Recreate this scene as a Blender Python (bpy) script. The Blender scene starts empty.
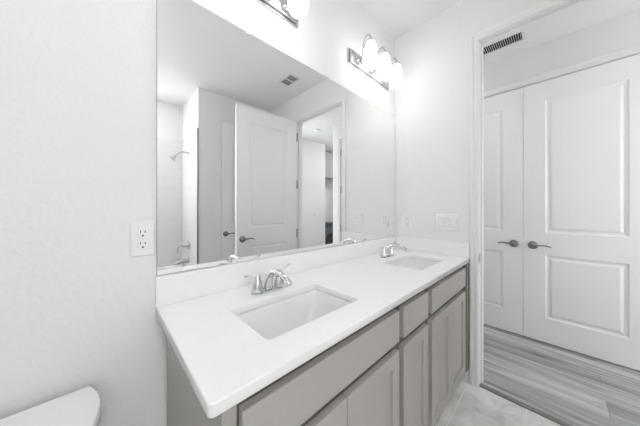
import bpy, bmesh, math, random
from mathutils import Vector, Matrix
PI = math.pi
SC = bpy.context.scene
COL = SC.collection
random.seed(4)

# ------------------------------------------------------------------ camera, world, exposure
cam_d = bpy.data.cameras.new('camera')
cam = bpy.data.objects.new('camera', cam_d)
COL.objects.link(cam)
cam.location = (-0.132, -0.9855, 1.2142)
cam.rotation_euler = (PI / 2, 0, -0.7639)
cam_d.sensor_width = 36.0
cam_d.lens = 36.0 * 226.83 / 640.0
cam_d.shift_y = -4.5 / 640.0
cam_d.clip_start = 0.02
SC.camera = cam

world = bpy.data.worlds.new('world')
SC.world = world
world.use_nodes = True
world.node_tree.nodes['Background'].inputs[0].default_value = (0.97, 0.985, 1.0, 1)
world.node_tree.nodes['Background'].inputs[1].default_value = 3.7

SC.view_settings.view_transform = 'Standard'
SC.view_settings.look = 'None'
SC.view_settings.gamma = 1.0
SC.view_settings.use_curve_mapping = False
SC.view_settings.exposure = 0.68

L_SHADE = 2.8      # frosted shades of the vanity lights
L_BATH = 17.0      # added, unseen flush lamps that fill the bathroom
L_HALL = 6.0      # added, unseen flush lamps that fill the hall
L_LAUNDRY = 23.0   # added, unseen flush lamp that fills the laundry

# ------------------------------------------------------------------ measures (metres)
XR = 1.7225        # wall with the doorway
XL = -0.83         # wall beside the toilet
YF = -2.07         # wall facing the mirror
YT = -2.83         # back of the tub alcove
XP = 0.715         # plumbing wall of the tub alcove
ZC = 2.702         # ceiling
H = 0.8685         # counter top
XH = 2.737         # hall wall with the double doors
DT = 2.380         # door head height
WT = 0.108         # wall thickness

# ------------------------------------------------------------------ materials
def new_mat(name):
    m = bpy.data.materials.new(name)
    m.use_nodes = True
    nt = m.node_tree
    return m, nt, nt.nodes['Principled BSDF']

def bump(nt, b, scale, strength, dist=0.002, detail=3.0):
    tc = nt.nodes.new('ShaderNodeTexCoord')
    n = nt.nodes.new('ShaderNodeTexNoise')
    n.inputs['Scale'].default_value = scale
    n.inputs['Detail'].default_value = detail
    bp = nt.nodes.new('ShaderNodeBump')
    bp.inputs['Strength'].default_value = strength
    bp.inputs['Distance'].default_value = dist
    nt.links.new(tc.outputs['Object'], n.inputs['Vector'])
    nt.links.new(n.outputs['Fac'], bp.inputs['Height'])
    nt.links.new(bp.outputs['Normal'], b.inputs['Normal'])

def mat(name, col, rough=0.5, metal=0.0, bmp=None, coat=0.0, spec=None, vary=None):
    m, nt, b = new_mat(name)
    b.inputs['Base Color'].default_value = (*col, 1)
    b.inputs['Roughness'].default_value = rough
    b.inputs['Metallic'].default_value = metal
    b.inputs['Coat Weight'].default_value = coat
    if spec is not None:
        b.inputs['Specular IOR Level'].default_value = spec
    if bmp:
        bump(nt, b, *bmp)
    if vary:
        sc, amt = vary
        tc = nt.nodes.new('ShaderNodeTexCoord')
        n = nt.nodes.new('ShaderNodeTexNoise')
        n.inputs['Scale'].default_value = sc
        r = nt.nodes.new('ShaderNodeValToRGB')
        r.color_ramp.elements[0].position = 0.3
        r.color_ramp.elements[1].position = 0.7
        r.color_ramp.elements[0].color = (*[c * (1 - amt) for c in col], 1)
        r.color_ramp.elements[1].color = (*[min(1, c * (1 + amt)) for c in col], 1)
        nt.links.new(tc.outputs['Object'], n.inputs['Vector'])
        nt.links.new(n.outputs['Fac'], r.inputs['Fac'])
        nt.links.new(r.outputs['Color'], b.inputs['Base Color'])
    return m

def emit(name, col, strength):
    m, nt, b = new_mat(name)
    b.inputs['Base Color'].default_value = (0.9, 0.9, 0.9, 1)
    b.inputs['Roughness'].default_value = 0.3
    b.inputs['Emission Color'].default_value = (*col, 1)
    b.inputs['Emission Strength'].default_value = strength
    return m

def swizzle(nt, order):
    """object coordinates with their axes reordered, for textures on upright walls"""
    tc = nt.nodes.new('ShaderNodeTexCoord')
    sp = nt.nodes.new('ShaderNodeSeparateXYZ')
    cb = nt.nodes.new('ShaderNodeCombineXYZ')
    nt.links.new(tc.outputs['Object'], sp.inputs[0])
    for i, a in enumerate(order):
        nt.links.new(sp.outputs['XYZ'.index(a)], cb.inputs[i])
    return cb.outputs[0]

def brick(nt, vec, w, h, mortar, offset, c1, c2, cm):
    br = nt.nodes.new('ShaderNodeTexBrick')
    br.offset = offset
    br.inputs['Scale'].default_value = 1.0
    br.inputs['Brick Width'].default_value = w
    br.inputs['Row Height'].default_value = h
    br.inputs['Mortar Size'].default_value = mortar
    br.inputs['Mortar Smooth'].default_value = 0.1
    br.inputs['Bias'].default_value = 0.0
    br.inputs['Color1'].default_value = (*c1, 1)
    br.inputs['Color2'].default_value = (*c2, 1)
    br.inputs['Mortar'].default_value = (*cm, 1)
    nt.links.new(vec, br.inputs['Vector'])
    return br

def wall_tile(name, order):
    m, nt, b = new_mat(name)
    br = brick(nt, swizzle(nt, order), 0.6, 0.15, 0.003, 0.5, (.80, .80, .795), (.80, .80, .795), (.74, .74, .73))
    nt.links.new(br.outputs['Color'], b.inputs['Base Color'])
    b.inputs['Roughness'].default_value = 0.18
    bp = nt.nodes.new('ShaderNodeBump')
    bp.inputs['Strength'].default_value = 0.3
    bp.inputs['Distance'].default_value = 0.001
    bp.invert = True
    nt.links.new(br.outputs['Fac'], bp.inputs['Height'])
    nt.links.new(bp.outputs['Normal'], b.inputs['Normal'])
    return m

def floor_tile():
    m, nt, b = new_mat('stone_floor_tile')
    tc = nt.nodes.new('ShaderNodeTexCoord')
    mp = nt.nodes.new('ShaderNodeMapping')
    mp.inputs['Location'].default_value = (-0.10, 0.26, 0)
    nt.links.new(tc.outputs['Object'], mp.inputs['Vector'])
    n = nt.nodes.new('ShaderNodeTexNoise')
    n.inputs['Scale'].default_value = 7.0
    n.inputs['Detail'].default_value = 9.0
    n.inputs['Roughness'].default_value = 0.65
    n.inputs['Distortion'].default_value = 0.8
    nt.links.new(tc.outputs['Object'], n.inputs['Vector'])
    r = nt.nodes.new('ShaderNodeValToRGB')
    e = r.color_ramp.elements
    e[0].position = 0.36; e[0].color = (.68, .66, .635, 1)
    e[1].position = 0.60; e[1].color = (.90, .89, .87, 1)
    nt.links.new(n.outputs['Fac'], r.inputs['Fac'])
    br = brick(nt, mp.outputs['Vector'], 0.6, 0.3, 0.0035, 0.0, (1, 1, 1), (.96, .96, .96), (0, 0, 0))
    mx = nt.nodes.new('ShaderNodeMix'); mx.data_type = 'RGBA'; mx.blend_type = 'MULTIPLY'
    mx.inputs['Factor'].default_value = 1.0
    nt.links.new(r.outputs['Color'], mx.inputs['A'])
    nt.links.new(br.outputs['Color'], mx.inputs['B'])
    m2 = nt.nodes.new('ShaderNodeMix'); m2.data_type = 'RGBA'
    m2.inputs['B'].default_value = (.88, .87, .85, 1)
    nt.links.new(br.outputs['Fac'], m2.inputs['Factor'])
    nt.links.new(mx.outputs['Result'], m2.inputs['A'])
    nt.links.new(m2.outputs['Result'], b.inputs['Base Color'])
    b.inputs['Roughness'].default_value = 0.4
    return m

def plank_floor():
    m, nt, b = new_mat('grey_vinyl_plank')
    vec = swizzle(nt, 'YXZ')                       # planks run along y
    br = brick(nt, vec, 1.2, 0.18, 0.0012, 0.37, (.68, .68, .68), (1.08, 1.08, 1.08), (.45, .45, .45))
    mp = nt.nodes.new('ShaderNodeMapping')
    mp.inputs['Scale'].default_value = (1.6, 16.0, 1)
    nt.links.new(vec, mp.inputs['Vector'])
    # every plank shifts its own grain
    ad = nt.nodes.new('ShaderNodeVectorMath'); ad.operation = 'ADD'
    sc = nt.nodes.new('ShaderNodeVectorMath'); sc.operation = 'SCALE'
    sc.inputs['Scale'].default_value = 17.0
    nt.links.new(br.outputs['Color'], sc.inputs[0])
    nt.links.new(mp.outputs['Vector'], ad.inputs[0])
    nt.links.new(sc.outputs['Vector'], ad.inputs[1])
    n = nt.nodes.new('ShaderNodeTexNoise')
    n.inputs['Scale'].default_value = 1.0
    n.inputs['Detail'].default_value = 8.0
    n.inputs['Roughness'].default_value = 0.6
    n.inputs['Distortion'].default_value = 0.6
    nt.links.new(ad.outputs['Vector'], n.inputs['Vector'])
    r = nt.nodes.new('ShaderNodeValToRGB')
    e = r.color_ramp.elements
    e[0].position = 0.30; e[0].color = (.24, .245, .25, 1)
    e[1].position = 0.68; e[1].color = (.64, .645, .645, 1)
    nt.links.new(n.outputs['Fac'], r.inputs['Fac'])
    mx = nt.nodes.new('ShaderNodeMix'); mx.data_type = 'RGBA'; mx.blend_type = 'MULTIPLY'
    mx.inputs['Factor'].default_value = 1.0
    nt.links.new(r.outputs['Color'], mx.inputs['A'])
    nt.links.new(br.outputs['Color'], mx.inputs['B'])
    nt.links.new(mx.outputs['Result'], b.inputs['Base Color'])
    b.inputs['Roughness'].default_value = 0.42
    return m

M = {}
M['wall'] = mat('white_wall_paint', (.845, .845, .84), .75, bmp=(70, .45, .004, 2.0))
M['ceiling'] = mat('white_ceiling_paint', (.88, .88, .88), .9, bmp=(60, .15, .003, 2.0))
M['trim'] = mat('white_trim_paint', (.87, .87, .87), .38)
M['door'] = mat('white_door_paint', (.92, .92, .92), .42)
M['cabinet'] = mat('greige_cabinet_paint', (.46, .437, .412), .42, bmp=(40, .03, .001))
M['frame_shade'] = mat('face_frame_gap_shade', (.15, .137, .125), .55)  # darker than the cabinet paint, stands for shade in the front gaps
M['filler_shade'] = mat('shaded_filler_paint', (.25, .23, .21), .5)  # shade on the strip beside the wall is put into this colour
M['quartz'] = mat('white_quartz', (.91, .91, .905), .22, vary=(35, .010))
M['porcelain'] = mat('white_porcelain', (.86, .86, .855), .22)
M['chrome'] = mat('polished_chrome', (.70, .71, .72), .09, 1.0)
M['nickel'] = mat('satin_nickel', (.50, .49, .48), .28, 1.0)
M['dark_nickel'] = mat('dark_satin_nickel', (.25, .245, .24), .3, 1.0)
M['steel_edge'] = mat('brushed_metal_edge', (.38, .38, .38), .35, 1.0)
M['mirror'] = mat('silvered_mirror', (.95, .955, .95), 0.0, 1.0)
M['mirror_edge'] = mat('mirror_edge', (.35, .37, .36), .3)
M['plastic'] = mat('white_plastic', (.88, .88, .87), .35)
M['gap_shade'] = mat('grey_joint_shade', (.42, .42, .42), .6)  # grey stands for thin shadow lines round the rockers and socket
M['slot'] = mat('dark_slot', (.03, .03, .03), .6)
M['acrylic'] = mat('clear_acrylic', (.9, .9, .9), .15)
M['vent'] = mat('white_vent_metal', (.80, .80, .80), .5)
M['vent_dark'] = mat('dark_duct', (.03, .03, .032), .8)
M['tub'] = mat('white_tub_acrylic', (.84, .84, .84), .15)
M['tile_x'] = wall_tile('white_wall_tile_long', 'XZY')
M['tile_y'] = wall_tile('white_wall_tile_short', 'YZX')
M['floor'] = floor_tile()
M['plank'] = plank_floor()
M['threshold'] = mat('grey_reducer_strip', (.22, .21, .20), .5, vary=(30, .15))
M['appliance'] = mat('graphite_appliance', (.13, .145, .155), .35)
M['appliance_dark'] = mat('black_panel', (.06, .065, .07), .3)
M['soffit_shade'] = mat('soffit_shade_grey', (.5, .5, .5), .5)  # shade on the soffit is put into this grey
M['shade'] = emit('lit_frosted_glass', (1, .99, .98), L_SHADE)
M['bath_fill'] = emit('added_bath_diffuser', (1, .99, .98), L_BATH)
M['hall_fill'] = emit('added_hall_diffuser', (.93, .97, 1), L_HALL)
M['laundry_fill'] = emit('added_laundry_diffuser', (.97, .985, 1), L_LAUNDRY)

# ------------------------------------------------------------------ mesh builder
class MB:
    def __init__(self):
        self.bm = bmesh.new()
    def box(self, x0, x1, y0, y1, z0, z1):
        v = [self.bm.verts.new((x, y, z)) for x in (x0, x1) for y in (y0, y1) for z in (z0, z1)]
        for f in ((0, 1, 3, 2), (4, 6, 7, 5), (0, 4, 5, 1), (2, 3, 7, 6), (0, 2, 6, 4), (1, 5, 7, 3)):
            self.bm.faces.new([v[i] for i in f])
        return self
    def loft(self, rings, cap0=True, cap1=True, smooth=True):
        vs = [[self.bm.verts.new(p) for p in r] for r in rings]
        n = len(vs[0])
        for a, b in zip(vs, vs[1:]):
            for i in range(n):
                f = self.bm.faces.new((a[i], a[(i + 1) % n], b[(i + 1) % n], b[i]))
                f.smooth = smooth
        if cap0: self.bm.faces.new(list(reversed(vs[0])))
        if cap1: self.bm.faces.new(vs[-1])
        return self
    def lathe(self, prof, origin=(0, 0, 0), axis=(0, 0, 1), n=24, cap0=True, cap1=True):
        q = Vector((0, 0, 1)).rotation_difference(Vector(axis).normalized())
        o = Vector(origin)
        rings = [[o + q @ Vector((r * math.cos(2 * PI * i / n), r * math.sin(2 * PI * i / n), z)) for i in range(n)] for r, z in prof]
        return self.loft(rings, cap0, cap1)
    def tube(self, pts, rad, n=12, squash=None):
        pts = [Vector(p) for p in pts]
        if not isinstance(rad, (list, tuple)): rad = [rad] * len(pts)
        rings = []
        up = None
        for i, p in enumerate(pts):
            t = (pts[min(i + 1, len(pts) - 1)] - pts[max(i - 1, 0)]).normalized()
            if up is None:
                up = Vector((0, 0, 1)) if abs(t.z) < .9 else Vector((1, 0, 0))
            s = t.cross(up).normalized()
            up = s.cross(t).normalized()
            k = squash if squash else 1.0
            rings.append([p + s * rad[i] * math.cos(2 * PI * j / n) + up * rad[i] * k * math.sin(2 * PI * j / n) for j in range(n)])
        return self.loft(rings)
    def build(self, name, m, parent=None, bev=0.0, loc=None, rot=None, seg=2):
        bmesh.ops.recalc_face_normals(self.bm, faces=self.bm.faces)
        me = bpy.data.meshes.new(name)
        self.bm.to_mesh(me); self.bm.free()
        me.materials.append(m)
        o = bpy.data.objects.new(name, me)
        COL.objects.link(o)
        if parent: o.parent = parent
        if loc: o.location = loc
        if rot: o.rotation_euler = rot
        if bev:
            b = o.modifiers.new('bevel', 'BEVEL')
            b.width = bev; b.segments = seg; b.limit_method = 'ANGLE'
        return o

def smooth_path(ctrl, per=6):
    """Catmull-Rom through control points"""
    P = [Vector(c) for c in ctrl]
    P = [2 * P[0] - P[1]] + P + [2 * P[-1] - P[-2]]
    out = []
    for i in range(1, len(P) - 2):
        a, b, c, d = P[i - 1:i + 3]
        for k in range(per):
            t = k / per
            out.append(.5 * ((2 * b) + (c - a) * t + (2 * a - 5 * b + 4 * c - d) * t * t + (3 * b - a - 3 * c + d) * t ** 3))
    out.append(P[-2])
    return out

def lerp_list(vals, n):
    k = len(vals) - 1
    return [vals[min(int(i * k / (n - 1)), k - 1)] * (1 - (i * k / (n - 1) - min(int(i * k / (n - 1)), k - 1))) +
            vals[min(int(i * k / (n - 1)), k - 1) + 1] * (i * k / (n - 1) - min(int(i * k / (n - 1)), k - 1)) for i in range(n)]

def rrect(cx, cy, hx, hy, r, z, n=6):
    pts = []
    for (sx, sy, a0) in ((1, 1, 0), (-1, 1, PI / 2), (-1, -1, PI), (1, -1, 1.5 * PI)):
        for i in range(n + 1):
            a = a0 + PI / 2 * i / n
            pts.append((cx + sx * (hx - r) + r * math.cos(a), cy + sy * (hy - r) + r * math.sin(a), z))
    return pts

def tag(o, label=None, cat=None, group=None, kind=None):
    if label: o['label'] = label
    if cat: o['category'] = cat
    if group: o['group'] = group
    if kind: o['kind'] = kind
    return o

def thing(name, loc, label, cat, group=None, kind=None, rz=0.0):
    o = bpy.data.objects.new(name, None)
    o.empty_display_size = 0.05
    COL.objects.link(o)
    o.location = loc
    o.rotation_euler = (0, 0, rz)
    return tag(o, label, cat, group, kind)

def copy_tree(o, parent=None):
    c = o.copy()
    COL.objects.link(c)
    if parent: c.parent = parent
    for ch in list(o.children): copy_tree(ch, c)
    return c

def struct(name, boxes, m, label, cat, bev=0.0):
    b = MB()
    for x in boxes: b.box(*x)
    return tag(b.build(name, m, bev=bev), label, cat, kind='structure')

# ------------------------------------------------------------------ bathroom shell
OY0, OY1 = -1.450, -0.600           # doorway, far and near jamb
struct('floor', [(XL - WT, 1.735, YT - WT, WT, -.06, 0)], M['floor'], 'beige grey stone look tile floor of the bathroom', 'floor')
struct('ceiling', [(XL - WT, XR + WT / 2, YT - WT, WT, ZC, ZC + .08)], M['ceiling'], 'white painted bathroom ceiling', 'ceiling')
struct('wall_back', [(XL - WT, XR, 0, WT, 0, ZC)], M['wall'], 'white textured wall that carries the big mirror', 'wall')
struct('wall_right', [(XR, XR + WT, OY1, .52, 0, ZC), (XR, XR + WT, -2.87, OY0, 0, ZC), (XR, XR + WT, OY0, OY1, DT, ZC)],
       M['wall'], 'white wall with the light switches and the open doorway', 'wall')
struct('wall_left', [(XL - WT, XL, YT - WT, 0, 0, ZC)], M['wall'], 'white wall beside the toilet', 'wall')
LX0, LX1 = .992, 1.655             # linen door opening
struct('wall_front', [(XP, LX0, YF - WT, YF, 0, ZC), (LX1, XR, YF - WT, YF, 0, ZC), (LX0, LX1, YF - WT, YF, 2.366, ZC)],
       M['wall'], 'white wall facing the mirror with the closet door', 'wall')
struct('wall_plumbing', [(XP, XP + WT, YT - WT, YF - WT, 0, ZC)], M['wall'], 'white end wall of the tub alcove above the tile', 'wall')
WX0, WX1, WZ0, WZ1 = -.70, .26, 1.25, 2.30       # added window above the tub, for fill light
def around(y0, y1, x0, x1, z0, z1):
    return [(x0, WX0, y0, y1, z0, z1), (WX1, x1, y0, y1, z0, z1), (WX0, WX1, y0, y1, z0, WZ0)] + ([(WX0, WX1, y0, y1, WZ1, z1)] if z1 > WZ1 else [])
struct('wall_alcove', around(YT - WT, YT, XL, XP, 0, ZC), M['wall'], 'white back wall of the tub alcove above the tile', 'wall')
TZ = 2.20
struct('wall_tile_back', around(YT, YT + .012, XL + .012, XP - .012, .40, TZ), M['tile_x'], 'white tile on the long wall above the tub', 'tile', .003)
struct('wall_tile_plumbing', [(XP - .012, XP, YT, YF - .004, 0, TZ)], M['tile_y'], 'white tile behind the shower head', 'tile', .003)
struct('wall_tile_left', [(XL, XL + .012, YT, YF - .004, 0, TZ)], M['tile_y'], 'white tile on the left end of the tub alcove', 'tile', .003)
struct('trim_tile_edge', [(XP - .016, XP + .003, YF - .006, YF + .012, 0, TZ)], M['steel_edge'], 'thin grey metal strip down the edge of the shower tile', 'trim')
BB = .10
struct('baseboard_back', [(XL, .03, -.014, 0, 0, BB)], M['trim'], 'white baseboard behind the toilet', 'baseboard', .003)
struct('baseboard_left', [(XL, XL + .014, YF, -.014, 0, BB)], M['trim'], 'white baseboard along the toilet wall', 'baseboard', .003)
struct('baseboard_right', [(XR - .014, XR, YF, OY0 - .07, 0, BB), (XR - .014, XR, OY1 + .050, -.01, 0, .085)], M['trim'], 'white baseboard along the doorway wall', 'baseboard', .003)
struct('baseboard_front', [(XP, LX0 - .062, YF, YF + .014, 0, BB)], M['trim'], 'white baseboard under the wall facing the mirror', 'baseboard', .003)
struct('trim_threshold', [(1.722, 1.756, OY0 + .02, OY1 - .02, -.002, .008)], M['threshold'], 'dark grey strip where tile meets the plank floor', 'trim', .003)

# ------------------------------------------------------------------ hall and laundry shell
HY = .40
struct('floor_hall', [(1.735, 5.32, -3.62, .52, -.06, -.001)], M['plank'], 'grey wood look plank floor of the hall', 'floor')
struct('ceiling_hall', [(XR + WT / 2, 5.32, -3.62, .52, ZC, ZC + .08)], M['ceiling'], 'white ceiling of the hall', 'ceiling')
PY0, PY1 = -1.518, -.012            # double door opening
struct('wall_hall_east', [(XH, XH + WT, PY1, HY, 0, ZC), (XH, XH + WT, -1.70, PY0, 0, ZC), (XH, XH + WT, PY0, PY1, 2.368, ZC)],
       M['wall'], 'white hall wall with the double doors', 'wall')
struct('wall_hall_north', [(XR + WT, XH + WT, HY, HY + WT, 0, ZC)], M['wall'], 'white end wall of the hall', 'wall')
struct('wall_hall_south', [(XR, 1.93, -2.87, -2.75, 0, ZC), (2.71, 3.60, -2.87, -2.75, 0, ZC), (1.93, 2.71, -2.87, -2.75, 0, .35), (1.93, 2.71, -2.87, -2.75, 2.25, ZC)], M['wall'], 'white wall at the far end of the hall', 'wall')
w = thing('added_window_2', ((WX0 + WX1) / 2, YT - WT / 2, WZ0), 'added white framed window above the bathtub, unseen, letting in fill light', 'window', kind='structure')  # added out of view so sky light fills the bathroom
b = MB()
wh, wz = (WX1 - WX0) / 2, WZ1 - WZ0
b.box(-wh, -wh + .04, -.03, .03, 0, wz); b.box(wh - .04, wh, -.03, .03, 0, wz); b.box(-wh + .04, wh - .04, -.03, .03, 0, .04); b.box(-wh + .04, wh - .04, -.03, .03, wz - .04, wz); b.box(-wh + .04, wh - .04, -.025, .025, wz / 2 - .02, wz / 2 + .02)
b.build('added_window_frame', M['trim'], w, .002)
w = thing('added_window_1', (2.32, -2.81, .35), 'added tall window at the far end of the hall, unseen, letting in fill light', 'window', kind='structure')  # added out of view so sky light reaches the hall doors
b = MB()
b.box(-.39, -.35, -.03, .03, 0, 1.9); b.box(.35, .39, -.03, .03, 0, 1.9); b.box(-.35, .35, -.03, .03, 0, .04); b.box(-.35, .35, -.03, .03, 1.86, 1.9); b.box(-.35, .35, -.03, .03, .93, .97)
b.build('added_window_frame', M['trim'], w, .002)
struct('wall_laundry_west', [(3.48, 3.60, -3.62, -2.87, 0, ZC)], M['wall'], 'white side wall of the laundry niche', 'wall')
struct('wall_laundry_back', [(3.60, 5.20, -3.62, -3.50, 0, ZC)], M['wall'], 'white wall behind the washing machine', 'wall')
struct('wall_laundry_east', [(5.20, 5.32, -3.62, -1.58, 0, ZC)], M['wall'], 'white wall on the far side of the laundry', 'wall')
struct('wall_laundry_north', [(XH + WT, 5.20, -1.70, -1.58, 0, ZC)], M['wall'], 'white wall behind the double doors', 'wall')
struct('wall_closet', [(XH + .45, XH + .5, -1.58, .4, 0, ZC)], M['wall'], 'white wall inside the hall closet', 'wall')

# ------------------------------------------------------------------ casings and jambs
CW, CT = .057, .016                 # casing width, thickness
def casing(name, axis, face, sgn, a0, a1, top, label, cw=CW, r=.005):
    """mitred moulded casing round an opening a0..a1; the wall face lies at `face` on `axis`, the casing stands out by sgn"""
    prof = [(0, 0), (0, .009), (.004, .011), (cw * .2, .011), (cw * .27, .008), (cw * .5, .008), (cw * .6, .014), (cw * .75, .016), (cw * .93, .016), (cw, .013), (cw, 0)]
    def P(a, z, t):
        d = face + sgn * (t + .0004)
        return (d, a, z) if axis == 'x' else (a, d, z)
    rings = [[P(a0 - r - w, 0, t) for w, t in prof], [P(a0 - r - w, top + r + w, t) for w, t in prof],
             [P(a1 + r + w, top + r + w, t) for w, t in prof], [P(a1 + r + w, 0, t) for w, t in prof]]
    return tag(MB().loft(rings, smooth=False).build(name, M['trim']), label, 'door casing', kind='structure')

casing('trim_casing_bath', 'x', XR, -1, OY0 + .018, OY1 - .018, DT - .018, 'white moulded casing round the bathroom doorway', .046)
casing('trim_casing_hallside', 'x', XR + WT, 1, OY0 + .018, OY1 - .018, DT - .018, 'white casing round the doorway on its hall side')
casing('trim_casing_double', 'x', XH, -1, PY0, PY1, 2.368, 'white casing round the hall double doors')
b = MB()
b.box(XR - .001, XR + WT + .001, OY1 - .018, OY1, 0, DT); b.box(XR - .001, XR + WT + .001, OY0, OY0 + .018, 0, DT)
b.box(XR - .001, XR + WT + .001, OY0 + .018, OY1 - .018, DT - .018, DT)
b.box(XR + .04, XR + .075, OY1 - .03, OY1 - .018, 0, DT - .018); b.box(XR + .04, XR + .075, OY0 + .018, OY0 + .03, 0, DT - .018)
b.box(XR + .04, XR + .075, OY0 + .018, OY1 - .018, DT - .03, DT - .018)
jamb = tag(b.build('trim_jamb', M['trim'], bev=.0015), 'white door jamb with stop lining the bathroom doorway', 'door jamb', kind='structure')
b = MB().box(XR + .004, XR + .034, OY1 - .0195, OY1 - .018, .845, .905).box(XR - .004, XR + .006, OY1 - .0205, OY1 - .018, .86, .89)
tag(b.build('strike_plate', M['nickel'], jamb), 'nickel strike plate')

# ------------------------------------------------------------------ two panel moulded doors
def door_leaf(b, w, h, t, stile=.148):
    """slab x 0..w, y 0..t, z 0..h, two moulded panels pressed into both faces"""
    zs = [0, .215, .785, .985, h - .165, h]
    xs = [0, stile, w - stile, w]
    prof = ((0, 0), (.010, .007), (.026, .009), (.040, .003), (.046, .002))
    def q(p): b.bm.faces.new([b.bm.verts.new(v) for v in p])
    for y, d in ((0, 1), (t, -1)):
        for i in range(3):
            for j in range(5):
                x0, x1, z0, z1 = xs[i], xs[i + 1], zs[j], zs[j + 1]
                if i == 1 and j in (1, 3):
                    rings = [[(x0 + o, y + d * e, z0 + o), (x1 - o, y + d * e, z0 + o), (x1 - o, y + d * e, z1 - o), (x0 + o, y + d * e, z1 - o)] for o, e in prof]
                    b.loft(rings, False, True, smooth=False)
                else:
                    q([(x0, y, z0), (x1, y, z0), (x1, y, z1), (x0, y, z1)])
    q([(0, 0, 0), (0, t, 0), (0, t, h), (0, 0, h)]); q([(w, 0, 0), (w, t, 0), (w, t, h), (w, 0, h)])
    q([(0, 0, 0), (w, 0, 0), (w, t, 0), (0, t, 0)]); q([(0, 0, h), (w, 0, h), (w, t, h), (0, t, h)])
    bmesh.ops.remove_doubles(b.bm, verts=b.bm.verts, dist=1e-5)

def lever(parent, x, z, y, sy, sx, m):
    """rosette with a curved lever; stands out along sy*y, the lever points along sx*x"""
    b = MB().lathe([(.036, 0), (.036, .004), (.032, .009), (.020, .013), (.013, .016), (.0115, .045), (.0125, .05), (.012, .056), (.004, .059)], (x, y, z), (0, sy, 0), 24)
    h = b.build('door_handle', m, parent)
    p = smooth_path([(x, y + sy * .05, z), (x + sx * .03, y + sy * .052, z + .004), (x + sx * .07, y + sy * .052, z + .008), (x + sx * .105, y + sy * .05, z + .002), (x + sx * .12, y + sy * .047, z - .006)])
    MB().tube(p, lerp_list([.0105, .0095, .0085, .008, .005], len(p)), 10, .75).build('lever', m, h)
    return h

def hinge(parent, x, y, z, m):
    b = MB().lathe([(.0065, -.05), (.0065, .05)], (x, y, z), n=10)
    b.lathe([(.005, .05), (.0075, .052), (.004, .058)], (x, y, z), n=10)
    b.lathe([(.005, -.05), (.0075, -.052), (.004, -.058)], (x, y, z), n=10)
    return b.build('hinge', m, parent)

def door(name, loc, rz, w, h, label, handle_x, lever_dir, hinge_x, hinge_y, sides=(-1, 1), m=None, t=.035):
    r = thing(name, loc, label, 'door', kind='structure', rz=rz)
    b = MB(); door_leaf(b, w, h, t)
    b.build('door_panel', M['door'], r)
    for s in sides:
        lever(r, handle_x, .866, 0 if s < 0 else t, s, lever_dir, m or M['nickel'])
    for z in (.23, .88, 1.52, 2.14):
        hinge(r, hinge_x, hinge_y, z, M['dark_nickel'])
    return r

# open bathroom door, hinged on the far jamb, swung fully into the room (face towards the mirror)
door('door_1', (1.714, -1.402, .010), PI + .030, .800, DT - .032, 'white two panel door standing wide open, seen in the mirror', .800 - .065, -1, -.004, -.006, m=M['dark_nickel'])
# hall pair; local x runs along -y of the hall, faces look to -x
door('door_2', (XH + .006, -.7665, .010), -PI / 2, .748, 2.352, 'right hall door with its lever pointing right', .066, 1, .754, -.006, (-1,), M['dark_nickel'])
door('door_3', (XH + .006, -.0160, .010), -PI / 2, .748, 2.352, 'left hall door partly hidden by the doorway casing', .748 - .066, -1, -.006, -.006, (-1,), M['dark_nickel'])
# linen closet door facing the mirror
door('door_4', (LX1 - .006, YF - .012, .010), PI, LX1 - LX0 - .012, 2.354, 'white closet door behind the open door in the mirror', LX1 - LX0 - .008 - .06, -1, -.003, -.006, (-1,), M['dark_nickel'])

# ------------------------------------------------------------------ vanity cabinets
CF, CB, CZ0, CZ1 = -.530, -.004, .094, H - .029     # carcass front plane, back, bottom, top
DF = -.553                                          # face of doors and drawers
def shaker(b, x0, x1, z0, z1):
    t0, t1 = CF - .001, DF
    prof = ((0, 0), (.052, 0), (.0525, .012))
    rings = [[(x0, t0, z0), (x1, t0, z0), (x1, t0, z1), (x0, t0, z1)]]
    rings += [[(x0 + o, t1 + e, z0 + o), (x1 - o, t1 + e, z0 + o), (x1 - o, t1 + e, z1 - o), (x0 + o, t1 + e, z1 - o)] for o, e in prof]
    b.loft(rings, True, True, smooth=False)

def cabinet(name, x0, x1, fronts, label, group=None, side=None, end_stile=0):
    r = thing(name, (x0, 0, 0), label, 'cabinet', group)
    w = x1 - x0
    b = MB()
    b.box(0, .016, CF + .018, CB, CZ0, CZ1); b.box(w - .016, w, CF + .018, CB, CZ0, CZ1)
    b.box(.016, w - .016, CF + .018, CB, CZ0, CZ0 + .016); b.box(.016, w - .016, CB - .006, CB, CZ0 + .016, CZ1)
    b.build('carcass', M['cabinet'], r)
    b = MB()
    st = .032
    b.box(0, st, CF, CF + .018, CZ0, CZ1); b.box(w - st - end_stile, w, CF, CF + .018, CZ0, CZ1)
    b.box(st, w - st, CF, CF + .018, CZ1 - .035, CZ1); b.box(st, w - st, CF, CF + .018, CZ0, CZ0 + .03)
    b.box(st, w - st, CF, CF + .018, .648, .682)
    b.build('face_frame', M['frame_shade'], r)
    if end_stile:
        MB().box(w - st - end_stile, w, -.560, CF - .0003, CZ0, CZ1).build('filler_strip', M['filler_shade'], r, .001)
    MB().box(0, w, -.475, -.460, 0, CZ0).build('toe_kick', M['cabinet'], r)
    if side:
        MB().box(-.006, 0, CF - .0025, CB - .004, 0, CZ1).box(0, .024, CF - .0025, CF - .0003, CZ0, CZ1).build('side_panel', M['cabinet'], r, .001)
    for kind, a0, a1, z0, z1 in fronts:
        b = MB()
        if kind == 'door':
            shaker(b, a0 - x0, a1 - x0, z0, z1)
            b.build('door', M['cabinet'], r, .0012)
        else:
            b.box(a0 - x0, a1 - x0, DF, CF - .001, z0, z1)
            b.build(kind, M['cabinet'], r, .0018)
    return r

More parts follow.
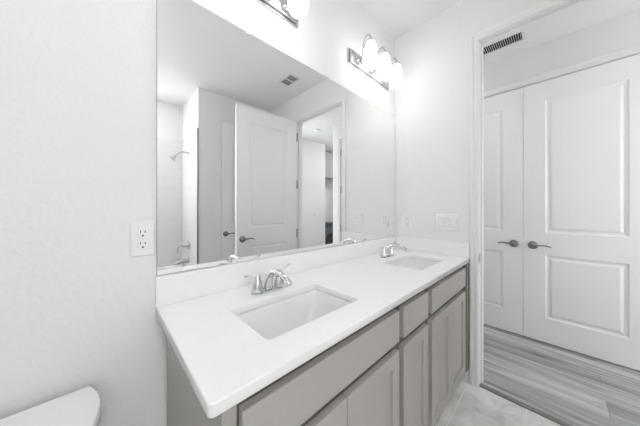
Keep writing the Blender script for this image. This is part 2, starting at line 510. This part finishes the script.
ZD0, ZD1, ZF0, ZF1 = .098, .650, .684, .808
cabinet('sink_base_cabinet', .042, .738, [('false_front', .070, .720, ZF0, ZF1), ('door', .070, .3935, ZD0, ZD1), ('door', .3965, .720, ZD0, ZD1)],
        'greige sink base cabinet nearest the toilet, its side panel exposed', 'vanity sink base cabinets', side=True)
cabinet('drawer_base_cabinet', .740, 1.034, [('drawer_front', .757, 1.013, ZF0, ZF1), ('door', .757, 1.013, ZD0, ZD1)],
        'narrow greige cabinet with one drawer between the two sink cabinets')
cabinet('sink_base_cabinet', 1.036, 1.7205, [('false_front', 1.062, 1.664, ZF0, ZF1), ('door', 1.062, 1.3615, ZD0, ZD1), ('door', 1.3645, 1.664, ZD0, ZD1)],
        'greige sink base cabinet next to the open doorway', 'vanity sink base cabinets', end_stile=.02)

# ------------------------------------------------------------------ countertop with two cut-outs
S1, S2 = .379, 1.355
SY, SHX, SHY = -.3370, .1975, .1255
def curve_slab(name, loops, zmid, half, bev, m, parent):
    cu = bpy.data.curves.new(name, 'CURVE')
    cu.dimensions = '2D'; cu.fill_mode = 'BOTH'
    cu.extrude = half - bev; cu.bevel_depth = bev; cu.bevel_resolution = 2; cu.offset = -bev
    for lp in loops:
        s = cu.splines.new('POLY'); s.points.add(len(lp) - 1); s.use_cyclic_u = True
        for p, q in zip(s.points, lp): p.co = (q[0], q[1], 0, 1)
    tmp = bpy.data.objects.new(name, cu); COL.objects.link(tmp)
    bpy.context.view_layer.update()
    me = bpy.data.meshes.new_from_object(tmp.evaluated_get(bpy.context.evaluated_depsgraph_get()))
    bpy.data.objects.remove(tmp); bpy.data.curves.remove(cu)
    for v in me.vertices: v.co.z += zmid
    me.name = name
    me.materials.clear(); me.materials.append(m)
    o = bpy.data.objects.new(name, me); COL.objects.link(o); o.parent = parent
    return o

top = thing('countertop', (0, 0, 0), 'white quartz vanity countertop with two rectangular sink cut-outs', 'countertop')
W0, W1, D = 0.002, XR - .001, -.566
outer = [(W1, -.001), (W0, -.001), (W0, D + .012)] + [(W0 + .012 - .012 * math.cos(a), D + .012 - .012 * math.sin(a)) for a in (PI / 8, PI / 4, 3 * PI / 8)] + [(W0 + .012, D), (W1, D)]
holes = [[(p[0], p[1]) for p in reversed(rrect(c, SY, SHX, SHY, .014, 0))] for c in (S1, S2)]
curve_slab('slab', [outer] + holes, H - .0135, .0135, .003, M['quartz'], top)
MB().box(W0, W1, -.021, -.001, H + .0002, H + .105).build('backsplash', M['quartz'], top, .002)
MB().box(W1 - .020, W1, D, -.0215, H + .0002, H + .105).build('side_splash', M['quartz'], top, .002)

# ------------------------------------------------------------------ undermount sinks
def make_sink(cx, label):
    r = thing('undermount_sink', (cx, SY, H - .028), label, 'sink', 'undermount sinks in the white countertop')
    def R(hx, hy, rad, z, dx=0, dy=0): return rrect(dx, dy, hx, hy, rad, z)
    a, c = SHX + .004, SHY + .004
    rings = [R(.10, .065, .04, -.160), R(.150, .09, .04, -.150), R(a - .012, c - .012, .03, -.10), R(a + .008, c + .006, .026, -.008), R(a + .022, c + .010, .026, -.008), R(a + .022, c + .010, .026, 0),
             R(a, c, .024, 0), R(a - .004, c - .003, .026, -.012), R(a - .014, c - .010, .032, -.06), R(a - .032, c - .022, .042, -.105), R(a - .055, c - .038, .045, -.127), R(a - .09, c - .06, .03, -.138), R(.03, .03, .029, -.144, 0, .01)]
    b = MB().loft(rings)
    b.build('basin', M['porcelain'], r)
    MB().lathe([(.030, 0), (.030, .002), (.022, .003), (.020, -.001), (.017, .004), (.010, .007), (.002, .007)], (0, .01, -.1435), n=24).build('drain', M['chrome'], r)
    return r
make_sink(S1, 'white rectangular undermount sink nearest the viewer')
make_sink(S2, 'white rectangular undermount sink in the far corner by the doorway wall')

# ------------------------------------------------------------------ centerset faucets
def make_faucet(cx, label):
    r = thing('faucet', (cx, -.138, H + .0012), label, 'faucet', 'chrome two handle faucets')
    C = M['chrome']
    b = MB().loft([rrect(0, 0, .076, .0245, .024, 0), rrect(0, 0, .075, .024, .0235, .002), rrect(0, 0, .072, .021, .0205, .0035), rrect(0, 0, .060, .015, .0145, .004)])
    b.build('base_plate', C, r)
    for s in (-1, 1):
        hb = MB().lathe([(.024, 0), (.0235, .010), (.019, .030), (.0145, .050), (.011, .064), (.008, .071), (.002, .073)], (s * .051, 0, .004), n=20).build('handle', C, r)
        p = smooth_path([(s * .051, 0, .066), (s * .066, -.001, .071), (s * .088, -.002, .076 + .006 * (s > 0)), (s * .112, -.003, .078 + .014 * (s > 0))])
        MB().tube(p, lerp_list([.0085, .008, .0072, .007, .005], len(p)), 10, .6).build('lever', C, hb)
    p = smooth_path([(0, .002, .008), (0, 0, .030), (0, -.016, .063), (0, -.046, .083), (0, -.082, .085), (0, -.116, .079), (0, -.138, .065)])
    b = MB().tube(p, lerp_list([.021, .018, .0145, .013, .0125, .0122, .012], len(p)), 14)
    b.lathe([(.0125, 0), (.0145, -.004), (.0145, -.018), (.012, -.021)], (0, -.137, .069), (0, .45, .89), 16)
    b.build('spout', C, r)
    MB().tube([(0, .016, .012), (0, .02, .06)], .003, 8).lathe([(.003, 0), (.006, .004), (.006, .01), (.002, .013)], (0, .02, .058), n=10).build('pop_up_rod', C, r)
    return r
make_faucet(.376, 'chrome faucet with two levers at the near sink')
make_faucet(1.355, 'chrome faucet with two levers at the far corner sink')

# ------------------------------------------------------------------ mirror
MZ0, MZ1 = H + .1065, 2.0225
mir = thing('vanity_mirror', (0, 0, MZ0), 'large frameless mirror on the wall above the vanity', 'mirror')
MB().box(.006, XR - .003, -.0058, -.001, 0, MZ1 - MZ0).build('mirror_back', M['mirror_edge'], mir)
MB().box(.0075, XR - .0045, -.0064, -.0059, .0015, MZ1 - MZ0 - .0015).build('mirror_glass', M['mirror'], mir)
for x in (.35, .893, 1.42):
    MB().box(x - .011, x + .011, -.010, -.0005, MZ1 - MZ0 - .009, MZ1 - MZ0 + .007).build('mirror_clip', M['acrylic'], mir, .002)

# ------------------------------------------------------------------ vanity lights
def make_light(cx, label):
    r = thing('vanity_light', (cx, 0, 2.20), label, 'wall lamp', 'three shade vanity lights above the mirror')
    N = M['chrome_n']
    b = MB().box(-.267, .267, -.010, -.0005, 0, .108).box(-.255, .255, -.024, -.010, .010, .098)
    b.build('back_plate', N, r, .003)
    for k in (-1, 0, 1):
        x = k * .175
        p = smooth_path([(x, -.022, .050), (x, -.040, .028), (x, -.060, .040), (x, -.066, .095), (x, -.074, .150), (x, -.094, .183), (x, -.116, .178), (x, -.126, .150)])
        b = MB().tube(p, .0075, 10)
        b.lathe([(.016, 0), (.016, .005), (.007, .012)], (x, -.022, .050), (0, -1, 0), 16)
        a = b.build('arm', N, r)
        MB().lathe([(.024, 0), (.024, .010), (.017, .020), (.008, .027), (.003, .028)], (x, -.126, .124), n=18).build('shade_cap', N, a)
        MB().lathe([(.016, 0), (.023, -.003), (.030, -.016), (.0385, -.050), (.0465, -.095), (.0495, -.122), (.0485, -.145), (.045, -.162), (.041, -.169), (.039, -.167), (.043, -.160), (.0465, -.144), (.0475, -.122), (.0445, -.095), (.0365, -.050), (.0285, -.016), (.018, -.006)],
                   (x, -.126, .128), n=28).build('shade', M['shade'], a)
    return r
M['chrome_n'] = mat('brushed_nickel_fixture', (.62, .62, .62), .22, 1.0)
make_light(.372, 'three shade vanity light over the near sink, cut by the picture top')
make_light(1.335, 'three shade vanity light over the far corner sink')

# ------------------------------------------------------------------ outlets and switches
def duplex(b_plate_w, b_h):
    return MB().loft([rrect(0, 0, b_plate_w / 2, b_h / 2, .004, 0), rrect(0, 0, b_plate_w / 2, b_h / 2, .004, .003), rrect(0, 0, b_plate_w / 2 - .004, b_h / 2 - .004, .003, .0065)], smooth=False)
# duplex outlet beside the mirror (local z stands out from the wall)
r = thing('duplex_outlet', (-.0330, -.0005, 1.110), 'white duplex outlet on the wall left of the mirror', 'outlet')
duplex(.068, .118).build('cover_plate', M['plastic'], r, rot=(PI / 2, 0, 0))
for dz in (.0195, -.0195):
    s = MB().lathe([(.0172, 0), (.0172, .009), (.016, .0095)], (0, -.0, dz), (0, -1, 0), 24).build('socket', M['plastic'], r)
    MB().box(-.0075, -.0053, -.0100, -.0092, dz + .001, dz + .010).build('slot', M['slot'], s)
    MB().box(.0050, .0072, -.0100, -.0092, dz + .001, dz + .009).build('slot', M['slot'], s)
    MB().lathe([(.0030, 0), (.0030, .001)], (0, -.0092, dz - .008), (0, -1, 0), 12).build('ground_hole', M['slot'], s)
MB().lathe([(.003, 0), (.003, .0012), (.001, .0018)], (0, -.0065, 0), (0, -1, 0), 12).build('screw', M['plastic'], r)
# protected outlet on the right wall
r = thing('safety_outlet', (XR - .0005, -.113, 1.108), 'white single outlet on the right wall near the mirror corner', 'outlet')
duplex(.072, .120).build('cover_plate', M['plastic'], r, rot=(PI / 2, 0, -PI / 2))
MB().box(-.0068, -.0060, -.0178, .0178, -.0348, .0348).build('socket_gap_shade', M['gap_shade'], r)
d_ = MB().box(-.0095, -.004, -.0165, .0165, -.0335, .0335).build('socket', M['plastic'], r, .0015)
for dz in (.020, -.020):
    MB().box(-.0100, -.0095, -.0070, -.0052, dz - .003, dz + .006).build('slot', M['slot'], d_)
    MB().box(-.0100, -.0095, .0052, .0070, dz - .003, dz + .006).build('slot', M['slot'], d_)
    MB().box(-.0100, -.0095, -.0018, .0018, dz - .010, dz - .006).build('ground_hole', M['slot'], d_)
MB().box(-.0105, -.0090, -.009, .009, .0010, .0055).build('button', M['plastic'], d_)
MB().box(-.0105, -.0090, -.009, .009, -.0055, -.0010).build('button', M['plastic'], d_)
# three-gang rocker switch
r = thing('light_switch', (XR - .0005, -.424, 1.112), 'white three rocker switch plate on the right wall', 'light switch')
duplex(.156, .120).build('cover_plate', M['plastic'], r, rot=(PI / 2, 0, -PI / 2))
for dy in (-.046, 0, .046):
    MB().box(-.0068, -.0060, dy - .0178, dy + .0178, -.0348, .0348).build('rocker_gap_shade', M['gap_shade'], r)
    MB().loft([[(-.0062, dy - .0165, -.0335), (-.0062, dy + .0165, -.0335), (-.0062, dy + .0165, .0335), (-.0062, dy - .0165, .0335)],
               [(-.0078, dy - .0160, -.033), (-.0078, dy + .0160, -.033), (-.0115, dy + .0160, .033), (-.0115, dy - .0160, .033)]], smooth=False).build('rocker', M['plastic'], r, .0008)

# ------------------------------------------------------------------ ceiling vents, smoke detector
def register(name, cx, cy, hx, hy, along, label, rows=1):
    r = thing(name, (cx, cy, ZC), label, 'vent')
    fr = .018
    MB().box(-hx, hx, -hy, hy, -.0015, -.0005).build('duct_opening', M['vent_dark'], r)
    b = MB()
    z0, z1 = -.008, -.0005
    b.box(-hx - fr, -hx, -hy - fr, hy + fr, z0, z1); b.box(hx, hx + fr, -hy - fr, hy + fr, z0, z1)
    b.box(-hx, hx, -hy - fr, -hy, z0, z1); b.box(-hx, hx, hy, hy + fr, z0, z1)
    if rows == 2: b.box(-hx, hx, -.008, .008, z0, z1)
    b.build('vent_frame', M['vent'], r, .0015)
    b = MB()
    if along == 'x':                 # blades run across, along x
        n = int(2 * hy / .015)
        for i in range(n):
            y = -hy + (i + .5) * 2 * hy / n
            b.box(-hx, hx, y - .0011, y + .0011, -.0075, -.0015)
    else:
        n = int(2 * hx / .018)
        for i in range(n):
            x = -hx + (i + .5) * 2 * hx / n
            b.box(x - .0012, x + .0012, -hy, hy, -.0075, -.0015)
    b.build('louver', M['vent'], r)
    return r
register('ceiling_vent', 2.464, -.598, .062, .180, 'x', 'white hall ceiling register with dark slots above the double doors')
register('ceiling_vent', 1.430, -1.170, .058, .100, 'y', 'small two section ceiling vent seen at the top of the mirror', 2)
r = thing('smoke_detector', (2.80, -2.17, ZC), 'round white smoke detector on the hall ceiling, seen in the mirror', 'smoke detector')
MB().lathe([(.068, 0), (.068, -.012), (.064, -.026), (.05, -.036), (.02, -.040)], n=28).build('housing', M['plastic'], r)
MB().lathe([(.055, -.028), (.056, -.031), (.050, -.034), (.049, -.030)], n=28, cap0=False, cap1=False).build('grille', M['vent'], r)

# ------------------------------------------------------------------ added flush ceiling lamps, out of view, for fill light
def flush(cx, cy, m, label, rad=.17):
    r = thing('added_ceiling_light', (cx, cy, ZC), label, 'added ceiling lamp')
    MB().lathe([(rad, 0), (rad, -.022), (rad - .006, -.026)], n=36).build('lamp_rim', M['plastic'], r)
    MB().lathe([(rad - .008, -.024), (rad - .012, -.045), (rad * .75, -.066), (rad * .4, -.078), (.01, -.082)], n=36).build('diffuser', m, r)
    return r
flush(-.17, -1.22, M['bath_fill'], 'added unseen round fill lamp on the ceiling in the middle of the bathroom', .135)
flush(-.25, -2.42, M['bath_fill'], 'added unseen round fill lamp on the ceiling over the bathtub', .19)
flush(2.12, -2.25, M['hall_fill'], 'added unseen round fill lamp at the far end of the hall ceiling')
flush(2.27, .10, M['hall_fill'], 'added unseen round fill lamp at the near end of the hall ceiling')
flush(4.15, -2.15, M['laundry_fill'], 'added unseen round fill lamp on the laundry ceiling')

# ------------------------------------------------------------------ toilet
tl = thing('toilet', (-.360, -.011, 0), 'white toilet beside the vanity, only its tank lid in view', 'toilet')
P = M['porcelain']
def bowed(hb, hm, hf, y0, y1, z, n=7, grow=0.0):
    """tank outline: straight back, bowed ends, gently bowed front"""
    yb, yf = y0 + grow, y1 - grow
    pts = []
    for i in range(n + 1):
        t = i / n
        y = yb + (yf - yb) * t
        x = (hb * (1 - t) * (1 - 2 * t) + 4 * hm * t * (1 - t) + hf * t * (2 * t - 1)) + grow
        pts.append((x, y, z))
    f = [(x * k, yf - .012 * (1 - k * k), z) for k in (.75, .4, 0, -.4, -.75) for x in (hf + grow,)]
    return pts + f + [(-p[0], p[1], p[2]) for p in reversed(pts)]
b = MB().loft([bowed(.175, .185, .165, -.04, -.200, .385), bowed(.182, .196, .178, -.036, -.212, .45), bowed(.192, .210, .190, -.034, -.222, .663)])
b.build('tank', P, tl, .004)
b = MB().loft([bowed(.204, .226, .206, -.032, -.226, .664, grow=-.004), bowed(.204, .226, .206, -.032, -.226, .668), bowed(.204, .226, .206, -.032, -.226, .688), bowed(.204, .226, .206, -.032, -.226, .698, grow=-.002), bowed(.204, .226, .206, -.032, -.226, .700, grow=-.005)])
b.build('tank_lid', P, tl)
def oval(hx, y0, y1, z, n=32, egg=.0):
    c, h = (y0 + y1) / 2, abs(y1 - y0) / 2
    return [(hx * math.cos(2 * PI * i / n) * (1 + egg * math.sin(2 * PI * i / n)), c + h * math.sin(2 * PI * i / n), z) for i in range(n)]
b = MB().loft([oval(.11, -.60, -.10, 0), oval(.105, -.59, -.10, .03), oval(.095, -.56, -.09, .12), oval(.11, -.58, -.07, .22), oval(.16, -.66, -.05, .32), oval(.182, -.70, -.04, .37), oval(.182, -.70, -.04, .385),
               oval(.135, -.66, -.24, .385), oval(.12, -.63, -.26, .33), oval(.06, -.52, -.32, .24)])
b.build('bowl', P, tl)
MB().loft([oval(.186, -.708, -.235, .386), oval(.188, -.71, -.235, .392), oval(.186, -.708, -.235, .402), oval(.12, -.65, -.28, .402), oval(.12, -.65, -.28, .386)]).build('seat', M['plastic'], tl)
MB().loft([oval(.182, -.702, -.225, .403), oval(.186, -.706, -.225, .408), oval(.184, -.704, -.225, .418), oval(.15, -.66, -.25, .424)]).build('seat_lid', M['plastic'], tl)
MB().lathe([(.012, 0), (.012, .012), (.006, .014)], (-.135, -.224, .60), (0, -1, 0), 14).tube([(-.135, -.238, .60), (-.10, -.241, .597), (-.06, -.242, .592)], [.007, .006, .005], 8).build('flush_lever', M['chrome'], tl)

# ------------------------------------------------------------------ tub, shower fittings (seen in the mirror)
tb = thing('bathtub', (0, 0, 0), 'white bathtub in the tiled alcove, seen in the mirror', 'bathtub')
x0, x1, y0, y1 = XL + .014, XP - .018, YT + .0135, YF - .022
cx, cy, hx, hy = (x0 + x1) / 2, (y0 + y1) / 2, (x1 - x0) / 2, (y1 - y0) / 2
MB().loft([rrect(cx, cy, hx, hy, .008, 0), rrect(cx, cy, hx, hy, .008, .405), rrect(cx, cy, hx - .008, hy - .008, .008, .415), rrect(cx, cy, hx - .075, hy - .065, .10, .415), rrect(cx, cy, hx - .09, hy - .08, .10, .40),
           rrect(cx, cy, hx - .15, hy - .11, .11, .12), rrect(cx, cy, hx - .22, hy - .16, .10, .08)]).build('tub_shell', M['tub'], tb)
MB().lathe([(.026, 0), (.026, .003), (.004, .004)], (x1 - .20, cy, .081), n=18).build('tub_drain', M['chrome'], tb)

FX, FY = XP - .0125, -2.450
r = thing('wall_shower', (FX, FY, 1.955), 'chrome shower head on a bent arm, seen in the mirror', 'shower head')
MB().lathe([(.028, 0), (.026, .006), (.010, .012)], (0, 0, 0), (-1, 0, 0), 20).build('flange', M['nickel'], r)
p = smooth_path([(-.004, 0, 0), (-.05, 0, .010), (-.10, 0, -.006), (-.145, 0, -.05)])
MB().tube(p, .0095, 10).build('shower_arm', M['nickel'], r)
MB().lathe([(.011, .008), (.013, -.012), (.018, -.03), (.036, -.058), (.040, -.066), (.036, -.070)], (-.145, 0, -.05), (.62, 0, .78), 22).build('spray_head', M['nickel'], r)
r = thing('shower_valve', (FX, FY, .72), 'chrome tub valve with one lever, above the tub spout in the mirror', 'valve')
MB().lathe([(.062, 0), (.060, .006), (.030, .014), (.022, .018), (.020, .055), (.016, .06)], (0, 0, 0), (-1, 0, 0), 26).build('escutcheon', M['nickel'], r)
p = smooth_path([(-.05, 0, 0), (-.085, 0, .004), (-.115, 0, -.006), (-.125, 0, -.045), (-.127, 0, -.085)])
MB().tube(p, lerp_list([.013, .011, .009, .008, .007], len(p)), 10).build('lever', M['nickel'], r)
r = thing('tub_spout', (FX, FY, .515), 'chrome tub spout low on the tiled wall, seen in the mirror', 'spout')
p = smooth_path([(-.001, 0, 0), (-.06, 0, 0), (-.11, 0, -.004), (-.140, 0, -.018), (-.148, 0, -.034)])
MB().tube(p, lerp_list([.027, .025, .022, .020, .018], len(p)), 14).build('spout', M['nickel'], r)
MB().lathe([(.004, 0), (.004, .016), (.009, .018), (.009, .026), (.003, .028)], (-.118, 0, .016), n=12).build('diverter_knob', M['nickel'], r)

# ------------------------------------------------------------------ laundry niche seen through the doorway in the mirror
r = thing('washing_machine', (3.92, -2.86, 0), 'dark grey washing machine seen through the doorway in the mirror', 'washing machine')
MB().box(-.29, .29, -.58, 0, .02, .865).build('body', M['appliance'], r, .012)
MB().box(-.28, .28, .0005, .014, .765, .855).build('control_panel', M['appliance_dark'], r, .004)
MB().lathe([(.19, 0), (.19, .018), (.165, .028), (.16, .02), (.13, .012), (.02, .010)], (0, .001, .43), (0, 1, 0), 32).build('door', M['appliance_dark'], r)
MB().lathe([(.024, 0), (.024, .018), (.02, .022)], (.16, .0145, .81), (0, 1, 0), 20).build('dial', M['nickel'], r)
for sx in (-.24, .24):
    for sy in (-.52, -.06):
        MB().lathe([(.02, 0), (.02, .02)], (sx, sy, -.001), n=12).build('foot', M['appliance_dark'], r)
r = thing('soffit_cabinet', (4.3, -3.49, 2.02), 'cabinet in shade grey, standing for a shadowed soffit above the dark washing machine, seen in the mirror', 'cabinet')  # a shadowed soffit, shaped as a cabinet
MB().box(-.69, .69, -.008, .36, 0, .66).build('carcass', M['soffit_shade'], r, .002)
for x in (-.688, -.228, .232):
    MB().box(x, x + .456, .361, .379, .003, .657).build('door', M['soffit_shade'], r, .003)
r = thing('switch_plate', (3.30, -2.7495, 1.10), 'white switch plate on the far hall wall, seen in the mirror', 'light switch')
MB().box(-.058, .058, 0, .006, -.06, .06).build('cover_plate', M['plastic'], r, .002)
for x in (-.024, .024):
    MB().box(x - .016, x + .016, .006, .010, -.033, .033).build('rocker', M['plastic'], r, .001)
r = thing('washer_outlet', (4.52, -3.4995, 1.09), 'white wall outlet above the washing machine, seen in the mirror', 'outlet')
MB().box(-.06, .06, 0, .006, -.06, .06).build('cover_plate', M['plastic'], r, .002)
MB().box(-.017, .017, .006, .009, -.034, .034).build('socket', M['plastic'], r, .001)
